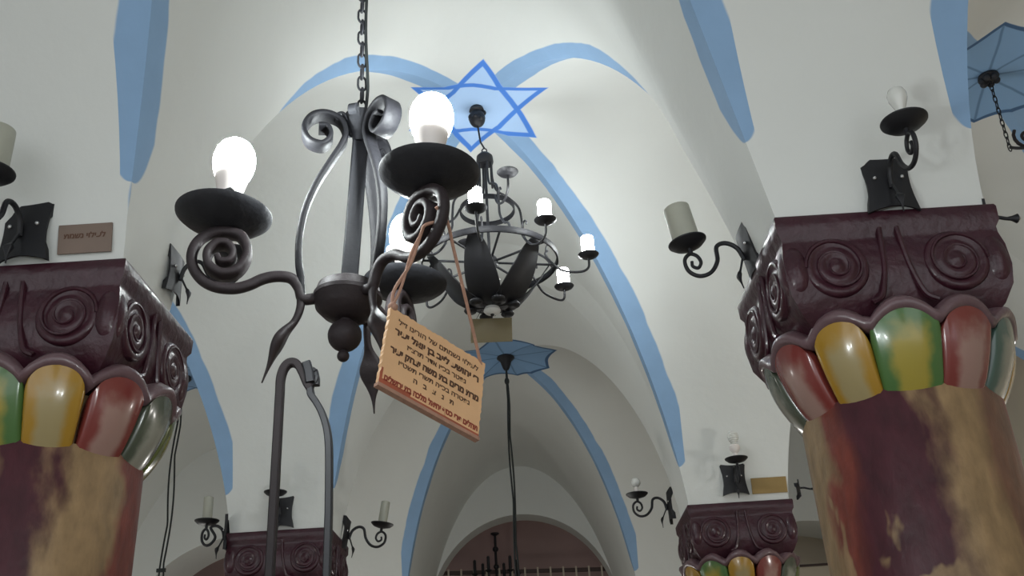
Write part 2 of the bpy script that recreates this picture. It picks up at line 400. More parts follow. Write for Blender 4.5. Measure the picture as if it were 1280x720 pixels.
def pinv(z, R_): return (1 - min(1, max(0, (z - ZS) / R_)) ** QQ) ** (1 / PP)
def onY(px, py, north_of):                     # point of the curved wall above a pier front (north side of the bay before it)
    yc, hy, RR = north_of; y = yc + hy
    for _ in range(12): p = atY(px, py, y); y = yc + hy * pinv(p.z, RR)
    return p
def onX(px, py, x0, xc, hx, RR=RISE):
    x = x0
    for _ in range(12): p = atX(px, py, x); x = xc + hx * pinv(p.z, RR)
    return p
BAY0 = ((YM + Y0) / 2, B0, RISE); BAY1 = ((Y0 + T + Y1) / 2, B1, RISE)
def arch_wall(name, x0, x1, y, spring, crown, top, thick, ox0, ox1, ospr, ocrown, m=None, q=2.2):
    """wall across one bay, with an arched opening in it, standing at depth y"""
    mb = MB(); n = 40
    cx = (ox0 + ox1) / 2; h = (ox1 - ox0) / 2
    arch = [(cx - h * math.cos(PI * k / n), ospr + (ocrown - ospr) * max(0, math.sin(PI * k / n)) ** (2 / q)) for k in range(n + 1)]
    inn = [(ox0, -EYE)] + arch + [(ox1, -EYE)]
    out = [(x0, -EYE)] + [(x0 + (x1 - x0) * (0.5 - 0.5 * math.cos(PI * k / n)), spring + (top - spring) * min(1, math.sin(PI * k / n) ** .8 + .001)) for k in range(n + 1)] + [(x1, -EYE)]
    k = len(inn); vs = []
    for yy in (y, y + thick):
        vs += [world((a, yy, b)) for a, b in inn]; vs += [world((a, yy, b)) for a, b in out]
    fs = []
    for i in range(k - 1):
        fs.append((i, k + i, k + i + 1, i + 1)); fs.append((2 * k + i + 1, 3 * k + i + 1, 3 * k + i, 2 * k + i))
        fs.append((i, i + 1, 2 * k + i + 1, 2 * k + i)); fs.append((k + i + 1, k + i, 3 * k + i, 3 * k + i + 1))
    mb.add(vs, fs); o = mb.build(name, m or PL, angle=30); o['kind'] = 'structure'
    return o
PL = plaster('plain')
PL.name = 'wall_plaster'
arch_wall('wall_north', -L2X - .2, R2X + .2, YE, 2.2, 5.0, 5.0, 0.45, -L2X + 0.02, R2X - 0.02, ZS + .2, 3.78)
xl0, xl1 = xs_of(rows[2]['n'], 0); xr0, xr1 = xs_of(rows[2]['n'], 2)
arch_wall('wall_north_left', xl0 - .2, xl1 + .6, YA, 2.2, 5, 5, 1.0, xl0 + .25, xl1 + .1, 1.5, 3.22)
arch_wall('wall_north_right', xr0 - .6, xr1 + .2, YA, 2.2, 5, 5, 1.0, xr0 - .05, xr1 - .25, 1.5, 2.95)
# rooms behind the end arches
def room(name, x0, x1, y0, y1, zt, m, skip_front=True):
    mb = MB(); z0 = -EYE
    c = [(x0, y0, z0), (x1, y0, z0), (x1, y1, z0), (x0, y1, z0), (x0, y0, zt), (x1, y0, zt), (x1, y1, zt), (x0, y1, zt)]
    mb.add([world(p) for p in c], [(2, 3, 7, 6), (3, 0, 4, 7), (1, 2, 6, 5), (4, 5, 6, 7)])
    o = mb.build(name, m, smooth=False); o['kind'] = 'structure'; return o
room('wall_gallery', -L2X - .2, R2X + .2, YE + .45, YE + 2.2, 4.9, M['pink'])
room('wall_annex_left', xl0 - .2, xl1 + .6, YA + 1.0, YA + 3, 4.9, M['pink'])
room('wall_annex_right', xr0 - .6, xr1 + .2, YA + 1.0, YA + 2.4, 4.9, M['cream'])
# side walls, following the outer line of the bays
for nm, col, side, sg in (('wall_left', 0, 0, -1), ('wall_right', 2, 1, 1)):
    pl = [(xs_of(rows[0]['s'], col)[side], YM), (xs_of(rows[0]['n'], col)[side], Y0), (xs_of(rows[1]['s'], col)[side], Y0 + T), (xs_of(rows[1]['n'], col)[side], Y1), (xs_of(rows[2]['n'], col)[side], YA + 3)]
    mb = MB(); vs = []
    for off in (-0.02, .35):
        for z in (-EYE, ZS + RISE + .15): vs += [world((x + sg * off, y, z)) for x, y in pl]
    n = len(pl); fs = []
    for i in range(n - 1):
        fs += [(i, i + 1, n + i + 1, n + i), (2 * n + i + 1, 2 * n + i, 3 * n + i, 3 * n + i + 1), (n + i, n + i + 1, 3 * n + i + 1, 3 * n + i), (i + 1, i, 2 * n + i, 2 * n + i + 1)]
    fs += [(0, n, 3 * n, 2 * n), (n - 1, 2 * n - 1, 4 * n - 1, 3 * n - 1)]
    mb.add(vs, fs); o = mb.build(nm, M['cream'] if side else PL, smooth=False); o['kind'] = 'structure'
# piers of masonry standing on the columns, reaching the springing of the vaults
def pier(name, x0, ya):
    mb = MB(); mb.box(world((x0 + W / 2, ya + T / 2, (CAPZ + ZS) / 2 + .02)), (W - .01, T - .01, CAPZ - ZS + .04)); o = mb.build(name, PL, smooth=False); o['kind'] = 'structure'
fl = MB(); fl.box((0.3, 6, -0.1), (16, 28, .2)); o = fl.build('floor', M['floor'], smooth=False); o['kind'] = 'structure'

# ------------------------------------------------------------------ painted columns with scrolled capitals
PET_N = 12
def petal_mesh(ang, w, h, bulge):
    mb = MB(); nu, nv = 18, 16; vs = []; ps = []
    for layer in (0, 1):
        for j in range(nv + 1):
            for i in range(nu + 1):
                u = math.sin(PI / 2 * (-1 + 2 * i / nu)); v = j / nv
                head = .58 + .42 * math.sqrt(max(0, 1 - abs(u) ** 2.3))   # rounded head
                half = w / 2; vv = v * head
                r = 0.365 + 0.130 * vv ** .9 + (((1 - u * u) ** .5) * (.006 + bulge * math.sin(PI * min(1, .08 + .86 * vv))) if layer else -0.03)
                rim = 0.007 * math.exp(-((abs(u) - .88) / .10) ** 2) * min(1, v * 4) if layer else 0
                a = ang + u * half / 0.41
                vs.append(((r + rim) * math.cos(a), (r + rim) * math.sin(a), 1.19 + h * vv)); ps.append((u, v, 0.0))
    n1 = (nu + 1) * (nv + 1); fs = []
    for j in range(nv):
        for i in range(nu):
            a = j * (nu + 1) + i; b = a + 1; c = a + nu + 2; d = a + nu + 1
            fs.append((n1 + a, n1 + b, n1 + c, n1 + d)); fs.append((d, c, b, a))
    for j in range(nv):
        a = j * (nu + 1); b = a + nu + 1; fs.append((a, n1 + a, n1 + b, b)); a += nu; b += nu; fs.append((b, n1 + b, n1 + a, a))
    for i in range(nu): a = nv * (nu + 1) + i; fs.append((a, n1 + a, n1 + a + 1, a + 1)); fs.append((i + 1, n1 + i + 1, n1 + i, i))
    mb.add(vs, fs); mb.att['pos'] = ps; return mb
def up_e(mb): mb.v = [(a, b, c + EYE) for a, b, c in mb.v]; return mb
def column(cx, cy, label, seed, colors, a0, dx=0.0):
    KY = .94                                  # the blocks are a little shallower than wide
    root = empty('painted_column', (cx, cy - .058, 0), label, 'column', 'painted columns with scrolled capitals')
    m = MB(); m.lathe([(.46, 0), (.46, .12), (.43, .16), (.435, .2), (.40, .26), (.392, .32), (.390, 1.4), (.396, 1.225 + EYE), (.392, 1.235 + EYE), (.365, 1.23 + EYE), (.34, 1.24 + EYE), (.36, 1.45 + EYE)], seg=72)
    DX = Vector((dx, 0, 0)); o = m.build('shaft', shaft_mat(*seed), root); o.location = DX
    # scroll block
    k = MB(); HW = W / 2 + .034
    def ringsq(h, z, conc=0.0, n=9):
        pts = []
        for sx, sy, dx, dy in ((-1, -1, 1, 0), (1, -1, 0, 1), (1, 1, -1, 0), (-1, 1, 0, -1)):
            for i in range(n):
                t = 2 * i / n; c = conc * math.sin(PI * i / n)
                x = sx * h + dx * t * h; y = sy * h + dy * t * h
                nx, ny = (dy, -dx); x -= nx * c; y -= ny * c
                pts.append((x, y, z + EYE))
        return pts
    k.rings([ringsq(HW - .002, 1.974), ringsq(HW + .003, 1.962), ringsq(HW, 1.90, .004), ringsq(HW - .014, 1.875, .008), ringsq(HW - .014, 1.85, .008), ringsq(HW - .004, 1.79, .008), ringsq(HW - .002, 1.70, .010), ringsq(HW - .014, 1.62, .016), ringsq(HW - .05, 1.55, .02), ringsq(HW - .10, 1.50, .02)][::-1])
    k.v = [(a, b * KY, c) for a, b, c in k.v]
    k.build('scroll_block', M['purple'], root, angle=50)
    v = MB(); v.lathe([(.001, -.05), (.128, -.05), (.130, .0), (.122, .012), (.104, .014), (.096, .007), (.080, .007), (.071, .015), (.052, .015), (.044, .008), (.03, .010), (.02, .02), (.001, .022)], seg=36, cap=False)
    sp = []
    for i in range(60):
        a = i / 59 * 2.2 * 2 * PI; rr = .122 * (1 - i / 59 * .85); sp.append((rr * math.cos(a), rr * math.sin(a), .012))
    v.tube(sp, lambda f: .008 * (1 - .5 * f), 6)
    tmpl = None
    for q in range(4):
        a = q * PI / 2
        out = Vector((math.sin(a), -math.cos(a), 0)); sd = Vector((math.cos(a), math.sin(a), 0))
        for s in (-1, 1):
            if tmpl is None: tmpl = v.build('volute', M['purple'], root, angle=60); ob = tmpl
            else: ob = tmpl.copy(); COL.objects.link(ob)
            ob.parent = root
            mx = Matrix((sd * s, Vector((0, 0, 1)), out)).transposed()
            q_ = out * (HW - .013) + sd * s * .240; q_.y *= KY
            ob.matrix_local = Matrix.Translation(q_ + Vector((0, 0, 1.735 + EYE))) @ mx.to_4x4()
        rb = MB()
        for s in (-1, 1):
            rb.tube(smooth_path([out * (HW - .012) + sd * s * x + Vector((0, 0, z + EYE)) for x, z in ((.035, 1.90), (.042, 1.80), (.055, 1.70), (.085, 1.60), (.13, 1.57))], 5), lambda f: .012, 8)
        rb.v = [(a_, b_ * KY, c_) for a_, b_, c_ in rb.v]
        rb.build('rib', M['purple'], root)
    # corner horns that roll out under the slab
    for sx in (-1, 1):
        for sy in (-1, 1):
            h = MB(); d = Vector((sx, sy, 0)).normalized()
            h.sphere(Vector((sx, sy * KY, 0)) * (HW - .050) + Vector((0, 0, 1.735 + EYE)), .063, 20, 14, (1, 1, 1.9))
            h.build('corner_roll', M['purple'], root)
    # wavy trim over the lobes
    t = MB(); R = []; n = 120
    for i in range(n):
        a = 2 * PI * i / n; lob = abs(math.cos((a - a0) * PET_N / 2)); z = 1.44 + .075 * lob ** .8 + EYE; r = .468 + .02 * lob
        d = Vector((math.cos(a), math.sin(a), 0))
        R.append([d * (r - .10) + Vector((0, 0, z + .05)), d * (r - .01) + Vector((0, 0, z + .055)), d * (r + .032) + Vector((0, 0, z + .03)), d * (r + .038) + Vector((0, 0, z + .008)), d * (r + .02) + Vector((0, 0, z - .012)), d * (r - .10) + Vector((0, 0, z - .01))])
    t.rings(R, closed=True); o = t.build('wavy_trim', M['mauve'], root, angle=70); o.location = DX
    for i in range(PET_N):
        c = colors[i % len(colors)]
        pm = up_e(petal_mesh(a0 + i * 2 * PI / PET_N, .208 * {'green': 1.14, 'yellow': .93}.get(c, 1), .315 + .02 * (c == 'green'), .036)); o = pm.build('petal', PET[c], root, angle=60); o.location = DX; o['label'] = {'yellow': 'yellow', 'red': 'red', 'green': 'green', 'grey': 'grey-green', 'teal': 'teal', 'olive': 'olive green', 'amber': 'orange-yellow'}[c] + ' rounded lobe'
    return root
# lobe colours run anticlockwise seen from above, starting at angle a0
D = math.radians
rc = ['green', 'red', 'teal', 'yellow', 'olive', 'red', 'green', 'yellow', 'olive', 'grey', 'red', 'yellow']
lc = ['yellow', 'red', 'grey', 'olive', 'amber', 'green', 'red', 'yellow', 'teal', 'red', 'yellow', 'green']
BR = [(-180, -168, TAN), (-166, -146, RED), (-138, -101, MAR), (-96, -66, TAN), (-60, -36, BRN), (-30, -10, RED), (-9, 50, TAN), (51, 120, MAR), (121, 160, RED), (161, 180, TAN)]
BL = [(-180, -120, RED), (-119, -90, TAN), (-89, -58, MAR), (-57, -18, TAN), (-17, 25, RED), (26, 80, TAN), (81, 130, MAR), (131, 180, RED)]
cyA = Y0 + W / 2; cyB = Y1 + W / 2
column(R1X + W / 2, cyA, 'fat red and tan painted column under the purple capital at the right of the picture', (2.0, BR, TAN), rc, D(-90 - 10), .03)
column(-L1X - W / 2, cyA, 'fat painted column under the purple capital at the left edge beside the bronze wall plate', (5.3, BL, BRN), lc, D(-90 + 27), .03)
column(-L2X - W / 2, cyB, 'far purple-capitalled column standing behind the two upright iron bars', (3.1, BR, TAN), rc, D(-90))
column(R2X + W / 2, cyB, 'far column with chipped purple capital below the blank brass plate', (7.7, BL, BRN), lc, D(-100))

# ------------------------------------------------------------------ wall sconces
def sconce(base, out, label, kind='sleeve', ext=.30, lift=.0, sc=1.0, up=.0, short=False, lean=0.0):
    """plate flat on the wall at base, arm going along out"""
    out = Vector(out).normalized(); side = Vector((0, 0, 1)).cross(out).normalized()
    root = empty('wall_sconce', world(base), label, 'wall lamp', 'wrought iron sconces on the piers')
    mx = Matrix((out, side, Vector((0, 0, 1)))).transposed()
    root.rotation_euler = (mx @ Matrix.Rotation(D(lean), 3, 'Y')).to_euler(); root.scale = (sc,) * 3
    p = MB(); n = 10; hw, hh = .095, .115; outl = []
    cor = [(-hw, -hh), (hw, -hh), (hw, hh), (-hw, hh)]
    for i in range(4):
        a, b = Vector(cor[i]), Vector(cor[(i + 1) % 4]); nr = Vector((-(b - a).y, (b - a).x)).normalized()
        for k in range(n):
            t = k / n; q = a.lerp(b, t) + nr * (.016 * math.sin(PI * t)); outl.append(q)
    def bow(q): return .020 + .016 * math.cos(q.x / hw * PI / 2)
    nn = len(outl); vs = [(bow(q), q.x, q.y) for q in outl] + [(bow(q) - .008 if abs(q.x) < hw * .9 else .0, q.x, q.y) for q in outl] + [(.040, 0, 0), (.028, 0, 0)]
    fs = []
    for i in range(nn): j = (i + 1) % nn; fs += [(2 * nn, i, j), (2 * nn + 1, nn + j, nn + i), (i, nn + i, nn + j, j)]
    p.add(vs, fs); p.build('wall_plate', M['iron_dark'], root, angle=40)
    for sy in (-1, 1):
        s = MB(); s.sphere((.036, sy * .05, .02), .008, 10, 6); s.build('screw', M['steel'], root)
    m = MB()
    if short:
        m.tube([(.02, 0, .02), (.10, 0, .02), (.17, 0, .0), (.20, 0, -.005)], .013, 8)
        m.lathe([(.012, 0), (.02, .03), (.034, .06), (.03, .065), (.001, .05)], (.19, 0, 0), (1, 0, -.1), 16)
        m.build('arm', M['iron_dark'], root)
        s = MB(); s.sphere((.255, 0, -.004), .02, 12, 8); s.build('end_cap', M['steel'], root); return root
    X = ext
    pts = [(.045, -.03), (.06, .03), (.10, .062), (.14, .052), (X * .62, -.01), (X * .78, -.055), (X * .98, -.062), (X * 1.13, -.03), (X * 1.14, .02), (X * 1.03, .045), (X * .92, .030), (X * .89, -.002), (X * .96, -.024), (X * 1.04, -.012), (X * 1.03, .010)]
    pts = [(a, 0, b - up * 0) for a, b in pts]
    m.tube(smooth_path(pts, 6), lambda f: .0105 * (1 - .35 * f), 8)
    m.tube([(X, 0, .045), (X, 0, .085)], .010, 8)
    m.build('arm', M['iron_dark'], root)
    l = MB(); l.strip(smooth_path([(.05, 0, -.02), (.075, 0, -.07), (.09, 0, -.10), (.088, 0, -.155)], 6), lambda f: .012 + .026 * math.exp(-((f - .62) / .16) ** 2) - .008 * f, lambda f: .010 + .012 * math.exp(-((f - .62) / .16) ** 2) - .006 * f, (0, 1, 0)); l.build('leaf', M['iron_dark'], root)
    d = MB(); d.lathe([(.012, .070), (.03, .072), (.062, .082), (.080, .098), (.081, .103), (.060, .092), (.02, .086), (.001, .086)], (X, 0, 0), seg=32); dish = d.build('drip_dish', M['iron_dark'], root)
    s = MB()
    if kind in ('sleeve', 'glass'):
        r_ = .054 if kind == 'sleeve' else .030; H = .175 if kind == 'sleeve' else .165
        s.lathe([(r_, .092), (r_ + .002, .10), (r_ + .002, .092 + H), (r_ - .003, .096 + H), (r_ - .007, .092 + H), (r_ - .006, .10), (.001, .098)], (X, 0, 0), seg=28)
        s.build('candle_sleeve', M['sleeve'], dish)
        b = MB(); b.lathe([(.014, .095), (.014, .15), (.018, .165), (.026, .185), (.024, .21), (.012, .222), (.001, .225)], (X, 0, 0), seg=16); b.build('bulb', M['bulb_off'], dish)
    elif kind == 'bulb':
        s.lathe([(.021, .09), (.021, .135), (.019, .137), (.001, .137)], (X, 0, 0), seg=18); s.build('lamp_socket', M['white_plastic'], dish)
        b = MB(); b.lathe([(.015, .136), (.016, .15), (.024, .17), (.033, .195), (.034, .215), (.026, .235), (.012, .245), (.001, .247)], (X, 0, 0), seg=22); b.build('bulb', M['bulb_off'], dish)
    elif kind == 'small':
        s.lathe([(.017, .09), (.016, .15), (.001, .15)], (X, 0, 0), seg=14); s.build('lamp_socket', M['white_plastic'], dish)
        b = MB(); b.sphere((X, 0, .185), .036, 18, 10); b.build('bulb', M['bulb_off'], dish)
    elif kind == 'spiral':
        s.lathe([(.020, .09), (.016, .11), (.016, .14), (.036, .165), (.038, .19), (.03, .20), (.001, .20)], (X, 0, 0), seg=18); s.build('lamp_socket', M['white_plastic'], dish)
        b = MB(); b.tube([(X + (.030 * math.sin(PI * min(1, .25 + .75 * (1 - i / 70)))) * math.cos(i * .62), (.034 * math.sin(PI * min(1, .25 + .75 * (1 - i / 70)))) * math.sin(i * .62), .20 + .09 * i / 70) for i in range(71)], .008, 7)
        b.sphere((X, 0, .24), .024, 14, 8, (1, 1, 1.6)); b.build('spiral_bulb', M['bulb_off'], dish)
    return root
FR = Vector((0, -1, 0)); RI = Vector((1, 0, 0)); LE = Vector((-1, 0, 0))
sconce(onY(1108, 234, BAY0), FR, 'iron sconce with a bare bulb above the right-hand near purple capital', 'bulb', ext=.27, sc=1.12)
sconce(onY(36, 294, BAY0), (-.12, -1, 0), 'iron sconce with wide glass sleeve beside the bronze plate, cut by the left edge', 'sleeve', ext=.25, sc=1.2)
sconce(onX(941, 314, R1X, (R1X - L1X) / 2, (R1X + L1X) / 2), LE, 'iron scroll sconce with tilted glass sleeve left of the near right capital', 'sleeve', ext=.25, sc=1.1, lean=9)
sconce(onX(214, 344, -L1X, (R1X - L1X) / 2, -(R1X + L1X) / 2), RI, 'iron sconce on the side of the near left pier, behind the large chandelier', 'small', ext=.28)
sconce(onY(352, 641, BAY1), FR, 'far iron sconce with glass sleeve, half behind the left upright bar', 'glass', ext=.20, sc=1.2)
sconce(onX(429, 668, -L2X, (R2X - L2X) / 2, -(R2X + L2X) / 2), RI, 'small scroll sconce with glass sleeve right of the far left capital', 'glass', ext=.265, sc=1.3, lean=9)
sconce(onX(841, 632, R2X, (R2X - L2X) / 2, (R2X + L2X) / 2), LE, 'small scroll sconce with round bulb left of the far right capital', 'small', ext=.25, sc=1.3)
sconce(onY(917, 600, BAY1), FR, 'far iron sconce with spiral bulb beside the blank brass plate', 'spiral', ext=.20, sc=1.2)
sconce(atX(289, 668, -L2X - W), LE, 'dim sconce with candle sleeve in the left aisle above the dark arch', 'glass', ext=.17, sc=1.3)
sconce(atX(996, 612, R2X + W), RI, 'short black bracket with flared end right of the far brass plate', short=True, sc=.62)
sconce(atX(1228, 272, R1X + W) + Vector((0, .02, .0)), RI, 'short black bracket with bright tip at the top right corner of the near capital', short=True, sc=.6)

# ------------------------------------------------------------------ plates on the piers
def text_obj(body, size, mtl, parent, mx, name='lettering', bold=0.0, width=None):
    c = bpy.data.curves.new(name, 'FONT'); c.body = body; c.size = size; c.align_x = 'CENTER'; c.align_y = 'CENTER'; c.offset = bold; c.resolution_u = 2; c.extrude = 0.0002
    tmp = bpy.data.objects.new(name, c); COL.objects.link(tmp); bpy.context.view_layer.update()
    me = bpy.data.meshes.new_from_object(tmp.evaluated_get(bpy.context.evaluated_depsgraph_get()))
    w_ = max((v.co.x for v in me.vertices), default=1) - min((v.co.x for v in me.vertices), default=0)
    bpy.data.objects.remove(tmp); me.materials.clear(); me.materials.append(mtl)
    if width: me.transform(Matrix.Scale(width / w_, 4, (1, 0, 0)))
    o = bpy.data.objects.new(name, me); COL.objects.link(o); o.parent = parent; o.matrix_local = mx
    return o
def plate(name, c, w, h, roll, m, label, cat, tilt=D(11)):
    mb = MB(); n = MB()
    mb.box((0, 0, 0), (w, .010, h)); o = mb.build(name, m, smooth=False)
    o.location = world(c) + Vector((0, -.012, 0)); o.rotation_euler = (tilt, roll, 0); tag(o, label, cat)
    b = o.modifiers.new('bevel', 'BEVEL'); b.width = .0015; b.segments = 2
    return o
pc = onY(108, 300, BAY0)
pw = (atY(141, 297, Y0) - atY(75, 302, Y0)).length; phh = (atY(108, 284, Y0) - atY(108, 316, Y0)).length
pl1 = plate('bronze_plate', pc, pw, phh, 0.0, M['bronze'], 'small bronze plate with a line of lettering on the near left pier', 'plaque')
text_obj('לעילוי נשמת'[::-1], .03, M['ink'], pl1, Matrix.Translation((0, -.0056, .012)) @ Matrix.Rotation(PI / 2, 4, 'X'), bold=.0012, width=pw * .78)
pc = onY(961, 607, BAY1)
plate('brass_plate', pc, (atY(983, 606, Y1) - atY(939, 607, Y1)).length, (atY(961, 598, Y1) - atY(961, 617, Y1)).length, 0.0, M['brass'], 'blank dull brass plate on the far right pier', 'plaque')

# ------------------------------------------------------------------ near chandelier
HUB = Vector((0.207, 1.519, 0.756))
ch = empty('scroll_chandelier', world(HUB), 'large dark scroll-armed chandelier with lit white bulbs hanging on a chain in front', 'chandelier')
AX = Vector((.046, .028, 1)).normalized()
rotm = Vector((0, 0, 1)).rotation_difference(AX)
ch.rotation_mode = 'QUATERNION'; ch.rotation_quaternion = rotm
m = MB(); m.strip([(0, 0, .02), (0, 0, .15), (0, 0, .36)], .030, .016, (1, .25, 0)); m.build('centre_bar', M['iron'], ch)
m = MB(); m.lathe([(.014, .325), (.018, .345), (.028, .365), (.034, .384), (.028, .388), (.01, .376), (.001, .376)], seg=20)
for k in range(6):
    a = k * PI / 3 + .3; d = Vector((math.cos(a), math.sin(a), 0))
    m.strip(smooth_path([d * r + Vector((0, 0, z)) for r, z in ((.014, .346), (.026, .370), (.037, .384), (.047, .380), (.048, .370), (.040, .366))], 5), .016, .006, Vector((0, 0, 1)).cross(d))
m.build('leaf_collar', M['iron'], ch)
m = MB(); m.lathe([(.001, -.047), (.02, -.047), (.040, -.040), (.054, -.026), (.058, -.010), (.0595, -.008), (.0595, -.001), (.057, .002), (.053, .016), (.036, .026), (.012, .030), (.001, .030)], seg=40); m.build('hub_drum', M['iron_brown'], ch)
m = MB(); m.sphere((0, 0, -.076), .029, 24, 14); m.sphere((0, 0, -.114), .0105, 14, 8); m.lathe([(.012, -.05), (.012, -.044)], seg=12); m.lathe([(.006, -.108), (.006, -.1)], seg=10); m.build('ball_finial', M['iron_brown'], ch)
lower = [(.052, -.010), (.0757, -.0132), (.0846, .0078), (.0988, .0241), (.1218, .0261), (.1454, .0189), (.1684, .0041), (.1914, -.0045), (.2201, -.0043), (.2444, .0067), (.2633, .0301), (.2683, .0575), (.26, .0829), (.2402, .0998), (.2152, .1045), (.1905, .0963), (.1775, .0684), (.182, .0418), (.1955, .0243), (.2168, .0201), (.2377, .0339), (.2429, .057), (.2312, .0756), (.2131, .0781), (.2007, .063), (.2045, .0456), (.219, .0419), (.2265, .052)]
lower = [lower[i] for i in range(len(lower))]
upper = [(.0790, -.006), (.0827, .0264), (.0894, .0574), (.0929, .1051), (.0884, .1628), (.0737, .2196), (.0524, .2717), (.0337, .3144), (.0290, .342), (.0406, .3684), (.0677, .3789), (.094, .3691), (.106, .3406), (.0947, .3145), (.0697, .3076), (.0556, .3268), (.0624, .3477), (.0795, .348)]
tail = [(.0800, .000), (.0785, -.030), (.0850, -.0560), (.1000, -.0800), (.1120, -.1080), (.1190, -.1400), (.1269, -.1720)]
for k in range(3):
    ang = 3.372 + k * 2 * PI / 3
    e = Vector((math.cos(ang), math.sin(ang), 0)); nn = Vector((-math.sin(ang), math.cos(ang), 0))
    def rz(L, dz=0): return [e * a + Vector((0, 0, b + dz)) for a, b in L]
    m = MB(); m.strip(smooth_path(rz(lower), 6), lambda f: .018 + .016 * min(1, max(0, (f - .45) / .2)), lambda f: .0175 * (1 - .45 * max(0, (f - .5) / .5)), nn, .5); arm = m.build('scroll_arm', M['iron_brown'], ch, angle=50)
    m = MB(); m.strip(smooth_path(rz(upper), 6), lambda f: .017 + .018 * min(1, max(0, (f - .2) / .4)), lambda f: .013 * (1 - .4 * f), nn, .4); m.build('upper_scroll', M['iron_scroll'], ch, angle=50)
    m = MB(); m.strip(smooth_path(rz(tail), 8), lambda f: .014 + .040 * math.exp(-((f - .62) / .17) ** 2) - .012 * f, lambda f: .016 + .008 * math.exp(-((f - .62) / .17) ** 2) - .0135 * f, nn, .6); m.build('leaf', M['iron_brown'], ch, angle=50)
    ctr = e * .226
    m = MB(); m.lathe([(.010, .110), (.03, .112), (.055, .119), (.074, .129), (.083, .137), (.0835, .140), (.080, .1405), (.066, .133), (.045, .125), (.001, .122)], ctr, seg=48); dish = m.build('drip_dish', M['iron'], ch, angle=50)
    off = Vector((.004, 0, 0)) if k == 0 else Vector((0, 0, 0))
    m = MB(); m.lathe([(.021, .120), (.0215, .150), (.0225, .170), (.0195, .176), (.021, .180), (.027, .205), (.0315, .226), (.001, .226)], ctr + off, seg=28); m.build('lamp_socket', M['white_plastic'], dish)
    m = MB(); m.tube([ctr + off + Vector((.022 * math.cos(t) * s_, -.0225 * abs(math.sin(t)) - .0, .165 + z)) for t, s_, z in ((.9, 1, .012), (1.2, 1, .016), (1.57, 1, .012), (1.9, 1, .006), (1.57, 1, -.004), (1.3, 1, -.012))], .0022, 6); m.build('socket_wire', M['cable'], dish)
    m = MB(); m.lathe([(.0315, .222), (.0355, .234), (.0375, .248), (.0372, .260), (.034, .274), (.0275, .286), (.017, .295), (.006, .299), (.001, .2995)], ctr + off, seg=28, cap=False); m.build('lit_globe', M['bulb_lit'], dish)
# chain and cable up to the vault: they hang plumb although the frame sits a little askew
ztop = ZS + RISE * max(P((HUB.x + .3) / 1.3), P((1.55) / B0)) - .02
L = ztop - HUB.z
T0 = Vector((0, 0, .368)); pv_ = rotm.inverted() @ Vector((-.012, 0, 1)).normalized()
qv = Vector((0, 0, 1)).rotation_difference(pv_)
def hang(p): return T0 + qv @ (Vector(p) - T0)
m = MB(); z = .368; i = 0; pitch_ = .0285
while z < L:
    pl_ = (Vector((.9, .42, 0)) if i % 2 else Vector((-.42, .9, 0))).normalized(); pts = []
    for k in range(20):
        a = 2 * PI * k / 20; pts.append(hang(pl_ * (.0080 * math.cos(a)) + Vector((0, 0, z + .0125 + .0125 * math.sin(a) + (.0045 if math.sin(a) > 0.01 else -.0045)))))
    m.tube(pts, .0023, 6, closed=True); z += pitch_; i += 1
m.build('chain', M['iron'], ch)
m = MB(); m.tube([hang(p) for p in smooth_path([(.004, -.002, .37), (.010, -.003, .42), (.012, -.004, .47), (.008, -.004, .60), (.012, -.002, .8), (.009, -.003, 1.2), (.010, 0, L)], 5)], .0032, 7); m.build('cable', M['cable'], ch)
m = MB(); m.lathe([(.05, L + .01), (.05, L - .005), (.02, L - .04), (.001, L - .045)], seg=24); m.v = [tuple(hang(p)) for p in m.v]; m.build('ceiling_rose', M['iron'], ch)

# ------------------------------------------------------------------ dedication board hanging from the chandelier's front scroll
SR = Matrix(((.68, -.727, .097), (.691, .68, .245), (-.244, -.1, .965)))
SC = Vector((.365, 1.396, .554)); SW, SH = .196, .139
sg_ = empty('dedication_board', world(SC), 'orange parchment board with handwritten Hebrew lines hung by cords from the front scroll', 'sign')
sg_.rotation_euler = SR.to_euler()
m = MB(); nx, nz = 40, 30; vs = []
random.seed(3)
jx = [random.uniform(-.0012, .0012) for _ in range(200)]
for side in (-1, 1):
    for j in range(nz + 1):
        for i in range(nx + 1):
            u = -1 + 2 * i / nx; v = -1 + 2 * j / nz; x = u * SW / 2; z = v * SH / 2
            if i in (0, nx): x += jx[j] * u
            if j in (0, nz): z += jx[60 + i] * v
            vs.append((x, side * .0035, z))
n1 = (nx + 1) * (nz + 1); fs = []; mi = []
def mk(i, j): return 1 if (j == 0 or (j == 1 and i < 12)) or (i == 0 and j < 6) else 0
for j in range(nz):
    for i in range(nx):
        a = j * (nx + 1) + i; fs.append((a, a + 1, a + nx + 2, a + nx + 1)); fs.append((n1 + a, n1 + a + nx + 1, n1 + a + nx + 2, n1 + a + 1)); mi += [mk(i, j)] * 2
for j in range(nz): a = j * (nx + 1); b = a + nx + 1; fs.append((a, b, n1 + b, n1 + a)); a += nx; b += nx; fs.append((b, a, n1 + a, n1 + b)); mi += [0, 0]
for i in range(nx): a = i; fs.append((a, n1 + a, n1 + a + 1, a + 1)); a = nz * (nx + 1) + i; fs.append((a + 1, n1 + a + 1, n1 + a, a)); mi += [1, 0]
m.add(vs, fs); m.mi = mi; m.build('board', [M['parch'], M['parch_edge']], sg_, smooth=False)
m = MB()
m.box((0, 0, -SH / 2 - .003), (SW + .002, .010, .006)); m.build('bottom_batten', M['cordc'], sg_, smooth=False)
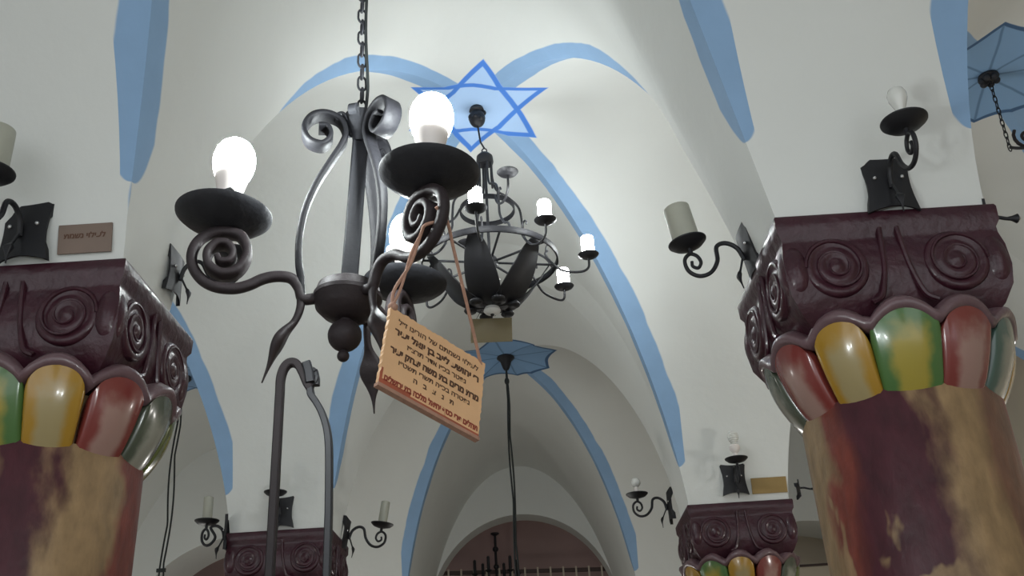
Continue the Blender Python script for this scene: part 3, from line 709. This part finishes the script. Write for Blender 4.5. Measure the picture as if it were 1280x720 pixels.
lines = [('לעילוי נשמתם של הורינו ז״ל', .050, .0125, .165, 'ink', .0002), ('ר׳ יהושע לייב בן יואל יעיר', .031, .0150, .172, 'ink', .0007), ('נפטר בכ״ו אדר תרצ״ז', .014, .0120, .120, 'ink', .0002),
         ('מרת מרים בת משה יצחק יעיר', -.004, .0150, .178, 'ink', .0007), ('נפטרה בכ״ה תשרי תשט״ו', -.020, .0115, .142, 'ink', .0002), ('ת   נ   צ   ב   ה', -.036, .0115, .080, 'ink', .0003), ('תהלים פרי כסף יחיאל מלכה בת ירושלים', -.057, .0130, .184, 'ink_red', .0006)]
for body, z, size, wd, mk_, bold in lines:
    text_obj(body[::-1], size, M[mk_], sg_, Matrix.Translation((0.002, -.0040, z)) @ Matrix.Rotation(PI / 2, 4, 'X'), bold=bold, width=wd)
tl = SC + SR @ Vector((-SW / 2 + .006, 0, SH / 2)); tr = SC + SR @ Vector((SW / 2 - .004, 0, SH / 2 - .004))
inv = Matrix.Translation(SC) @ SR.to_4x4(); inv = inv.inverted()
angB = 3.372 + 2 * PI / 3; eB = Vector((math.cos(angB), math.sin(angB), 0))
def chp(r, z, off=0): return HUB + rotm @ (eB * r + Vector((-math.sin(angB), math.cos(angB), 0)) * off + Vector((0, 0, z)))
knot = chp(.232, .012, -.016); k2 = chp(.262, .035, .012)
m = MB()
m.tube([inv @ p for p in smooth_path([tl + Vector((0, 0, -.004)), tl + Vector((.002, -.003, .03)), tl.lerp(knot, .6) + Vector((.001, 0, 0)), knot, chp(.246, .024, -.016), k2], 6)], .0028, 7)
m.tube([inv @ p for p in smooth_path([tr + Vector((0, 0, -.004)), tr.lerp(k2, .4), tr.lerp(k2, .8), k2, chp(.264, .05, -.012)], 6)], .0028, 7)
m.tube([inv @ p for p in smooth_path([tl + Vector((-.002, -.004, 0)), tl.lerp(knot, .3), tl.lerp(knot, .75) + Vector((-.004, 0, 0)), knot], 6)], .0024, 7)
m.sphere(inv @ (tl + Vector((0, 0, .004))), .008, 12, 8); m.build('cord', M['cordc'], sg_)

# ------------------------------------------------------------------ middle chandelier (wheel with candle cups) under the painted star
A1 = APEX[(1, 1)]; WC = Vector((.315, 6.25, 3.306))
wh = empty('wheel_chandelier', world(WC), 'black iron wheel chandelier with leaf basket and candle cups hanging below the painted blue star', 'chandelier')
def wz(z): return z - WC.z
top = wz(A1.z); ox, oy = A1.x - WC.x, A1.y - WC.y
m = MB(); m.sphere((ox, oy, top - .10), .065, 14, 8, (1, 1, 1.2)); m.lathe([(.05, top), (.06, top - .03), (.03, top - .06)], (ox, oy, 0), seg=16)
for k in range(7):
    a = k * .9; m.sphere((ox + .05 * math.cos(a), oy + .05 * math.sin(a), top - .05 - .012 * k), .024, 8, 6)
m.build('ceiling_rose', M['iron_dark'], wh)
m = MB(); m.tube([(ox, oy, top - .15), (ox * .6, 0, wz(4.36)), (0, 0, wz(4.30))], .007, 8)
m.tube([(.018 * math.cos(t * PI / 8), 0, wz(4.275) + .022 * math.sin(t * PI / 8)) for t in range(16)], .005, 6, closed=True); m.build('hanging_rod', M['iron_dark'], wh)
m = MB(); m.lathe([(.001, wz(4.25)), (.04, wz(4.245)), (.062, wz(4.22)), (.066, wz(4.17)), (.058, wz(4.15)), (.001, wz(4.15))], seg=20); m.build('crown_cap', M['iron_dark'], wh)
m = MB(); m.tube([(0, 0, wz(4.2)), (0, 0, -.02)], .011, 8); m.sphere((0, 0, 0), .062, 16, 10); m.build('centre_pole', M['iron_dark'], wh)
m = MB(); m.strip([(.49 * math.cos(t * PI / 32), .49 * math.sin(t * PI / 32), 0) for t in range(64)], .05, .012, (0, 0, 1), closed=True); m.build('wheel_rim', M['iron_scroll'], wh, angle=50)
for k in range(8):
    a = k * PI / 4 + .2; m = MB(); m.tube([(.05 * math.cos(a), .05 * math.sin(a), 0), (.485 * math.cos(a), .485 * math.sin(a), 0)], .009, 7); m.build('spoke', M['iron_dark'], wh)
m = MB(); m.strip([(.20 * math.cos(t * PI / 24), .20 * math.sin(t * PI / 24), wz(3.745)) for t in range(48)], .04, .010, (0, 0, 1), closed=True); m.build('upper_ring', M['iron_scroll'], wh, angle=50)
for k in range(4):                              # long S rods from the crown to the rim
    a = k * PI / 2 + .35; d = Vector((math.cos(a), math.sin(a), 0))
    m = MB(); m.tube(smooth_path([d * r + Vector((0, 0, wz(z))) for r, z in ((.05, 4.16), (.055, 4.02), (.085, 3.93), (.17, 3.88), (.25, 3.80), (.27, 3.66), (.28, 3.55), (.36, 3.44), (.44, 3.39), (.485, 3.32))], 6), .009, 7)
    m.build('scroll_rod', M['iron_dark'], wh)
for k in range(3):
    a = k * 2 * PI / 3 + 1.6; d = Vector((math.cos(a), math.sin(a), 0))
    m = MB(); m.tube(smooth_path([d * r + Vector((0, 0, wz(z))) for r, z in ((.05, 4.16), (.05, 4.0), (.055, 3.92))], 6), .008, 7); m.build('short_rod', M['iron_dark'], wh)
def cup(ang, r, z, reach, lit, kind):
    d = Vector((math.cos(ang), math.sin(ang), 0)); c = d * r
    m = MB(); r0 = reach
    if kind == 'low':
        pts = [(r0 - .07, z + .07), (r0 - .085, z + .035), (r0 - .03, z - .05), (r0 + .04, z - .105), (r - .07, z - .12), (r - .01, z - .09), (r, z - .01)]
        hook = [(r0 - .085, z + .02), (r0 - .075, z + .10), (r0 - .05, z + .125), (r0 - .03, z + .11), (r0 - .03, z + .09)]
    else:
        pts = [(r0, z + .02), (r0 + .05, z - .07), (r0 + .14, z - .13), (r - .08, z - .15), (r - .01, z - .10), (r, z - .01)]
        hook = [(r0 + .09, z - .10), (r0 + .10, z - .02), (r0 + .13, z + .005), (r0 + .15, z - .02)]
    m.tube(smooth_path([d * a_ + Vector((0, 0, b_)) for a_, b_ in pts], 6), .009, 7)
    m.tube(smooth_path([d * a_ + Vector((0, 0, b_)) for a_, b_ in hook], 5), .007, 6)
    m.build('cup_arm', M['iron_dark'], wh)
    m = MB(); m.lathe([(.012, -.012), (.035, -.012), (.066, .004), (.076, .016), (.073, .018), (.05, .004), (.001, .002)], c + Vector((0, 0, z)), seg=24); cp = m.build('candle_cup', M['iron_dark'], wh)
    if lit:
        m = MB(); m.lathe([(.046, .006), (.046, .150), (.040, .160), (.001, .160)], c + Vector((0, 0, z)), seg=20); m.build('lit_candle', M['sleeve_lit'], cp)
    elif lit is not None:
        m = MB(); m.lathe([(.017, .002), (.017, .06), (.001, .06)], c + Vector((0, 0, z)), seg=12); m.build('empty_socket', M['white_plastic'], cp)
for dg, rr0, lt in ((0, .715, 1), (42, .735, 1), (90, .70, 0), (137, .70, 0), (182, .70, 1), (224, .70, 1), (-94, .75, 1), (-53, .67, 1)):
    cup(D(dg), rr0, 0.0, .49, bool(lt), 'low')
for a in (-71, 111, 190): cup(D(a), .52, wz(3.735), .20, None, 'up')
for k in range(6):                              # leaf basket under the wheel
    a = k * PI / 3 + .32; d = Vector((math.cos(a), math.sin(a), 0)); nn = Vector((0, 0, 1)).cross(d)
    m = MB(); m.strip(smooth_path([d * r + Vector((0, 0, wz(z))) for r, z in ((.03, 2.95), (.12, 2.96), (.22, 3.02), (.32, 3.13), (.40, 3.25), (.455, 3.33))], 7), lambda f: .06 + .22 * math.sin(PI * min(1, f * 1.02)) ** .8 * (1 - .45 * f), .010, nn, .3)
    for s in (-1, 1):
        m.sphere(d * .14 + nn * s * .075 + Vector((0, 0, wz(2.945))), .045, 12, 8, (1, 1, .5))
    m.build('leaf', M['iron_dark'], wh, angle=60)
m = MB(); m.lathe([(.001, wz(2.895)), (.018, wz(2.895)), (.05, wz(2.905)), (.062, wz(2.92)), (.05, wz(2.95)), (.001, wz(2.96))], seg=24); bs = m.build('bottom_boss', M['white'], wh)
m = MB(); m.sphere((0, 0, wz(2.893)), .014, 10, 6); m.build('boss_bolt', M['iron_dark'], bs)
for k, (px_, py_) in enumerate([(0, 0)]):
    m = MB(); m.sphere((.06, -.12, wz(3.10)), .014, 10, 6); m.build('bare_tip', M['white'], wh)
# amber board that hangs under it
sb = MB(); c = (atY(592, 402, 6.25) + atY(637, 427, 6.25)) / 2; w_ = .29; h_ = .18
sb.box((0, 0, 0), (w_, .008, h_)); ob = sb.build('hanging_board', M['amber'], smooth=False); ob.location = world(c) + Vector((0, 0, .01)); ob.rotation_euler = (0, D(1.5), 0)
tag(ob, 'plain amber board hanging below the wheel chandelier', 'sign')
for s in (-1, 1):
    m = MB(); m.tube([(s * .11, 0, h_ / 2 - .01), (s * .05, 0, h_ / 2 + .10)], .002, 5); m.build('hanging_wire', M['cable'], ob)

# ------------------------------------------------------------------ hanging cables and the pendants of the other bays
def rose(m, p):
    m.lathe([(.001, .01), (.10, .01), (.11, -.02), (.07, -.06), (.045, -.14), (.03, -.17), (.001, -.17)], p, seg=20)
def cable(ap, label, L, px_off=(0, 0), double=0.02, group='black lamp cables hanging from the vault'):
    r_ = empty('lamp_cable', world(ap), label, 'cable', group)
    m = MB(); rose(m, (0, 0, 0)); m.build('ceiling_rose', M['iron_dark'], r_)
    for s in (-1, 1):
        m = MB(); n = 60; m.tube([(s * double * abs(math.sin(i / n * 9 + s)) * min(1, i / 8), .0, -.14 - L * i / n) for i in range(n + 1)], .011, 6); m.build('wire', M['cable'], r_)
    m = MB(); m.sphere((0, 0, -.32), .03, 12, 8, (1, 1, 1.6)); m.build('connector', M['cable'], r_)
    m = MB(); m.lathe([(.02, -.12 - L), (.05, -.16 - L), (.06, -.20 - L), (.001, -.20 - L)], seg=16); m.build('lamp_holder', M['cable'], r_)
    m = MB(); m.sphere((0, 0, -.30 - L), .11, 20, 12); m.build('lit_globe', M['fill_globe'], r_)  # holder and globe hang out of view, added to light the far bays
    return r_
a3 = APEX[(2, 1)]; cable(a3, 'long twin cable hanging down the middle from the far blue roundel', 3.6)
a4 = APEX[(2, 0)]; c4 = cable(a4, 'black cable with a loop and small clamp hanging in the left aisle', 3.6, double=.04)
m = MB(); m.box((-.02, 0, -2.32), (.10, .03, .04)); m.build('clamp', M['cable'], c4)
a5 = APEX[(1, 2)]
pr_ = empty('scroll_pendant', world(a5), 'dark curled iron pendant on a slanting chain at the right edge under the blue roundel', 'pendant lamp')
m = MB(); m.lathe([(.001, .01), (.07, .01), (.08, -.02), (.05, -.05), (.02, -.06)], seg=16)
for k in range(6): m.sphere((.055 * math.cos(k), .055 * math.sin(k), -.045), .03, 10, 6)
m.build('ceiling_rose', M['iron'], pr_)
e0 = Vector((0, 0, -.06)); e1 = atY(1262, 184, a5.y) - a5
m = MB(); nl = 11; dv = (e1 - e0) / nl; ez = dv.normalized()
for i in range(nl + 1):
    pl_ = Vector((1, 0, 0)) if i % 2 else Vector((0, 1, 0)); pl_ = (pl_ - ez * pl_.dot(ez)).normalized()
    m.tube([e0 + dv * i + pl_ * (.013 * math.cos(k * PI / 6)) + ez * (dv.length * .68 * math.sin(k * PI / 6)) for k in range(12)], .0045, 5, closed=True)
m.build('chain', M['iron_dark'], pr_)
sc_ = atY(1284, 172, a5.y) - a5
m = MB(); m.tube(smooth_path([e1, e1.lerp(sc_, .5) + Vector((-.03, 0, -.05)), sc_ + Vector((0, 0, -.10)), sc_ + Vector((.10, 0, -.16)), sc_ + Vector((.25, 0, -.12))], 6), .012, 8); m.build('hook', M['iron_dark'], pr_)
for k in range(2):
    m = MB(); m.tube([sc_ + Vector((.27 * k, 0, 0)) + Vector(((.105 - .0042 * i) * math.cos(2.4 + i * .42), 0, (.105 - .0042 * i) * math.sin(2.4 + i * .42))) for i in range(21)], .013, 8); m.build('scroll', M['iron_brown'], pr_)

# ------------------------------------------------------------------ upright iron bars in front of the far left capital
c0 = atD(372, 455, 2.5)
ib = empty('iron_arch_stand', Vector((c0.x, c0.y, 0)), 'tall arch of two flat dark iron bars with a little scroll where they meet', 'iron stand')
def lp(px, py, dy=0): q = world(atY(px, py, c0.y + dy)); return q - Vector((c0.x, c0.y, 0))
pa = [lp(x, y) for x, y in ((350, 490), (351, 474), (355, 461), (362, 454), (371, 455), (378, 466), (384, 480), (388, 486))]
foot = lp(350, 490); fv = Vector((foot.x - .002, 0, 0))
m = MB(); m.strip([fv + Vector((0, 0, 0)), fv.lerp(Vector((foot.x, 0, foot.z)), .5)] + smooth_path(pa, 5), .026, .020, (0, 1, 0)); m.build('left_bar', M['iron_bar'], ib)
pb = [lp(x, y) for x, y in ((384, 474), (388, 488), (389, 494), (394, 501), (402, 515), (408, 533), (411, 555), (411.5, 590), (411, 640))]
f2 = pb[-1]
m = MB(); m.strip(smooth_path(pb, 5) + [Vector((f2.x, 0, f2.z * .5)), Vector((f2.x, 0, 0))], .024, .017, (0, 1, 0)); m.build('right_bar', M['iron_dark'], ib)
m = MB()
for (x0, y0, x1, y1, dd) in ((383, 453, 388, 478, -.012), (392, 464, 394, 482, .012)):
    m.strip(smooth_path([lp(x0, y0, dd), lp((x0 + x1) / 2 + 1, (y0 + y1) / 2, dd), lp(x1, y1, dd)], 4), .02, .022, (0, 1, 0))
m.tube([lp(388 + 7 * math.cos(t), 470 + 9 * math.sin(t)) for t in [i * .4 for i in range(15)]], .007, 7); m.build('small_scroll', M['iron_dark'], ib)
m = MB(); m.box(((foot.x + f2.x) / 2, 0, .015), (abs(f2.x - foot.x) + .2, .25, .03)); m.build('foot_plate', M['iron_dark'], ib, smooth=False)

# ------------------------------------------------------------------ far end: gallery rail and the candelabrum silhouette
yr = YE + 1.0
p0, p1 = atY(545, 717, yr), atY(768, 711, yr)
rl = empty('gallery_rail', world((p0.x, yr, p0.z)), 'dark gallery rail with pale uprights at the foot of the far pink lunette', 'railing')
m = MB(); d = p1 - p0; m.box(d * .5, (d.length + .1, .05, .06), Matrix.Rotation(-math.atan2(d.z, d.x), 3, 'Y')); m.box(d * .5 + Vector((0, 0, -.9)), (d.length + .1, .05, .05)); m.build('top_rail', M['rail'], rl)
for i in range(15):
    m = MB(); q = d * (i / 14); m.box(q + Vector((0, -.035, -.42)), (.028, .028, .95)); m.build('upright', M['cream'], rl)
sl = MB(); sl.box(world(((p0.x + p1.x) / 2, yr + .05, p0.z - 1.02)), (L2X + R2X + .35, .5, .14)); o = sl.build('trim_1', M['cream'], smooth=False); o['kind'] = 'structure'
cb = atY(620, 700, YE + .6); cd = empty('candelabrum', world((cb.x, YE + .6, 2.72)), 'small dark many-branched candelabrum in silhouette against the far pink lunette', 'candelabrum')
zt = atY(615, 668, YE + .6).z - 2.72
m = MB(); m.tube([(0, 0, -.3), (0, 0, zt)], .022, 8); m.sphere((0, 0, zt * .72), .05, 12, 8); m.sphere((0, 0, zt * .4), .045, 12, 8); m.lathe([(.02, zt - .03), (.075, zt), (.07, zt + .02), (.001, zt + .01)], seg=12); m.lathe([(.2, -.34), (.18, -.3), (.03, -.24)], seg=16); m.build('stem', M['iron_dark'], cd)
for i in range(6):
    a = i * PI / 3 + .2; d_ = Vector((math.cos(a), math.sin(a), 0)); R_ = .36
    m = MB(); m.tube(smooth_path([d_ * r + Vector((0, 0, z)) for r, z in ((0, .14), (.12, .06), (.25, .06), (.34, .12), (R_, .22))], 5), .02, 7)
    m.lathe([(.02, .21), (.06, .24), (.055, .25), (.026, .25), (.024, .46), (.001, .48)], d_ * R_, seg=12); m.build('branch', M['iron_dark'], cd)
# rail in the right aisle, seen between the far capital and the near shaft
p0, p1 = atY(1000, 708, YA + .5), atY(1036, 706, YA + .5)
rr_ = MB(); rr_.box(world(((xr0 + xr1) / 2, YA + .5, p0.z)), (xr1 - xr0 - .2, .05, .05)); rr_.box(world(((xr0 + xr1) / 2, YA + .5, p0.z - .45)), (xr1 - xr0 - .2, .035, .85))
o = rr_.build('gallery_parapet', M['cream'], smooth=False); tag(o, 'pale parapet in the right aisle beyond the far right capital', 'parapet')
tr_ = MB(); tr_.box((0, -.04, .0), (xr1 - xr0 - .2, .04, .03)); t_ = tr_.build('top_rail', M['rail'], o, smooth=False); t_.location = world(((xr0 + xr1) / 2, YA + .5, p0.z))

# ------------------------------------------------------------------ light and camera
def lamp(name, p, w, r=.12, col=(1, .97, .92)):
    l = bpy.data.lights.new(name, 'POINT'); l.energy = w; l.shadow_soft_size = r; l.color = col
    o = bpy.data.objects.new(name, l); COL.objects.link(o); o.location = world(p); return o
q = APEX[(1, 0)]; lamp('left_aisle_fill', (q.x, q.y, 1.3), 22)  # unseen point light without a fixture, added to brighten the left cell
q = APEX[(1, 2)]; lamp('right_aisle_fill', (q.x + .3, q.y, 1.3), 50)  # another unseen light, added to lift the right aisle vault
wd = bpy.data.worlds.new('World'); S.world = wd; wd.use_nodes = True
bg = wd.node_tree.nodes['Background']; bg.inputs[0].default_value = (0.93, 0.97, 1.0, 1); bg.inputs[1].default_value = 1.5
cd_ = bpy.data.cameras.new('Camera'); cam = bpy.data.objects.new('Camera', cd_); COL.objects.link(cam)
cd_.sensor_width = 36; cd_.lens = FPX / 1280 * 36; cd_.clip_start = .05
mx = Matrix((RT, UP, -F)).transposed().to_4x4(); mx.translation = world(CAM); cam.matrix_world = mx
S.camera = cam
S.view_settings.view_transform = 'Standard'; S.view_settings.look = 'None'; S.view_settings.gamma = 1; S.view_settings.use_curve_mapping = False
S.view_settings.exposure = 0.0
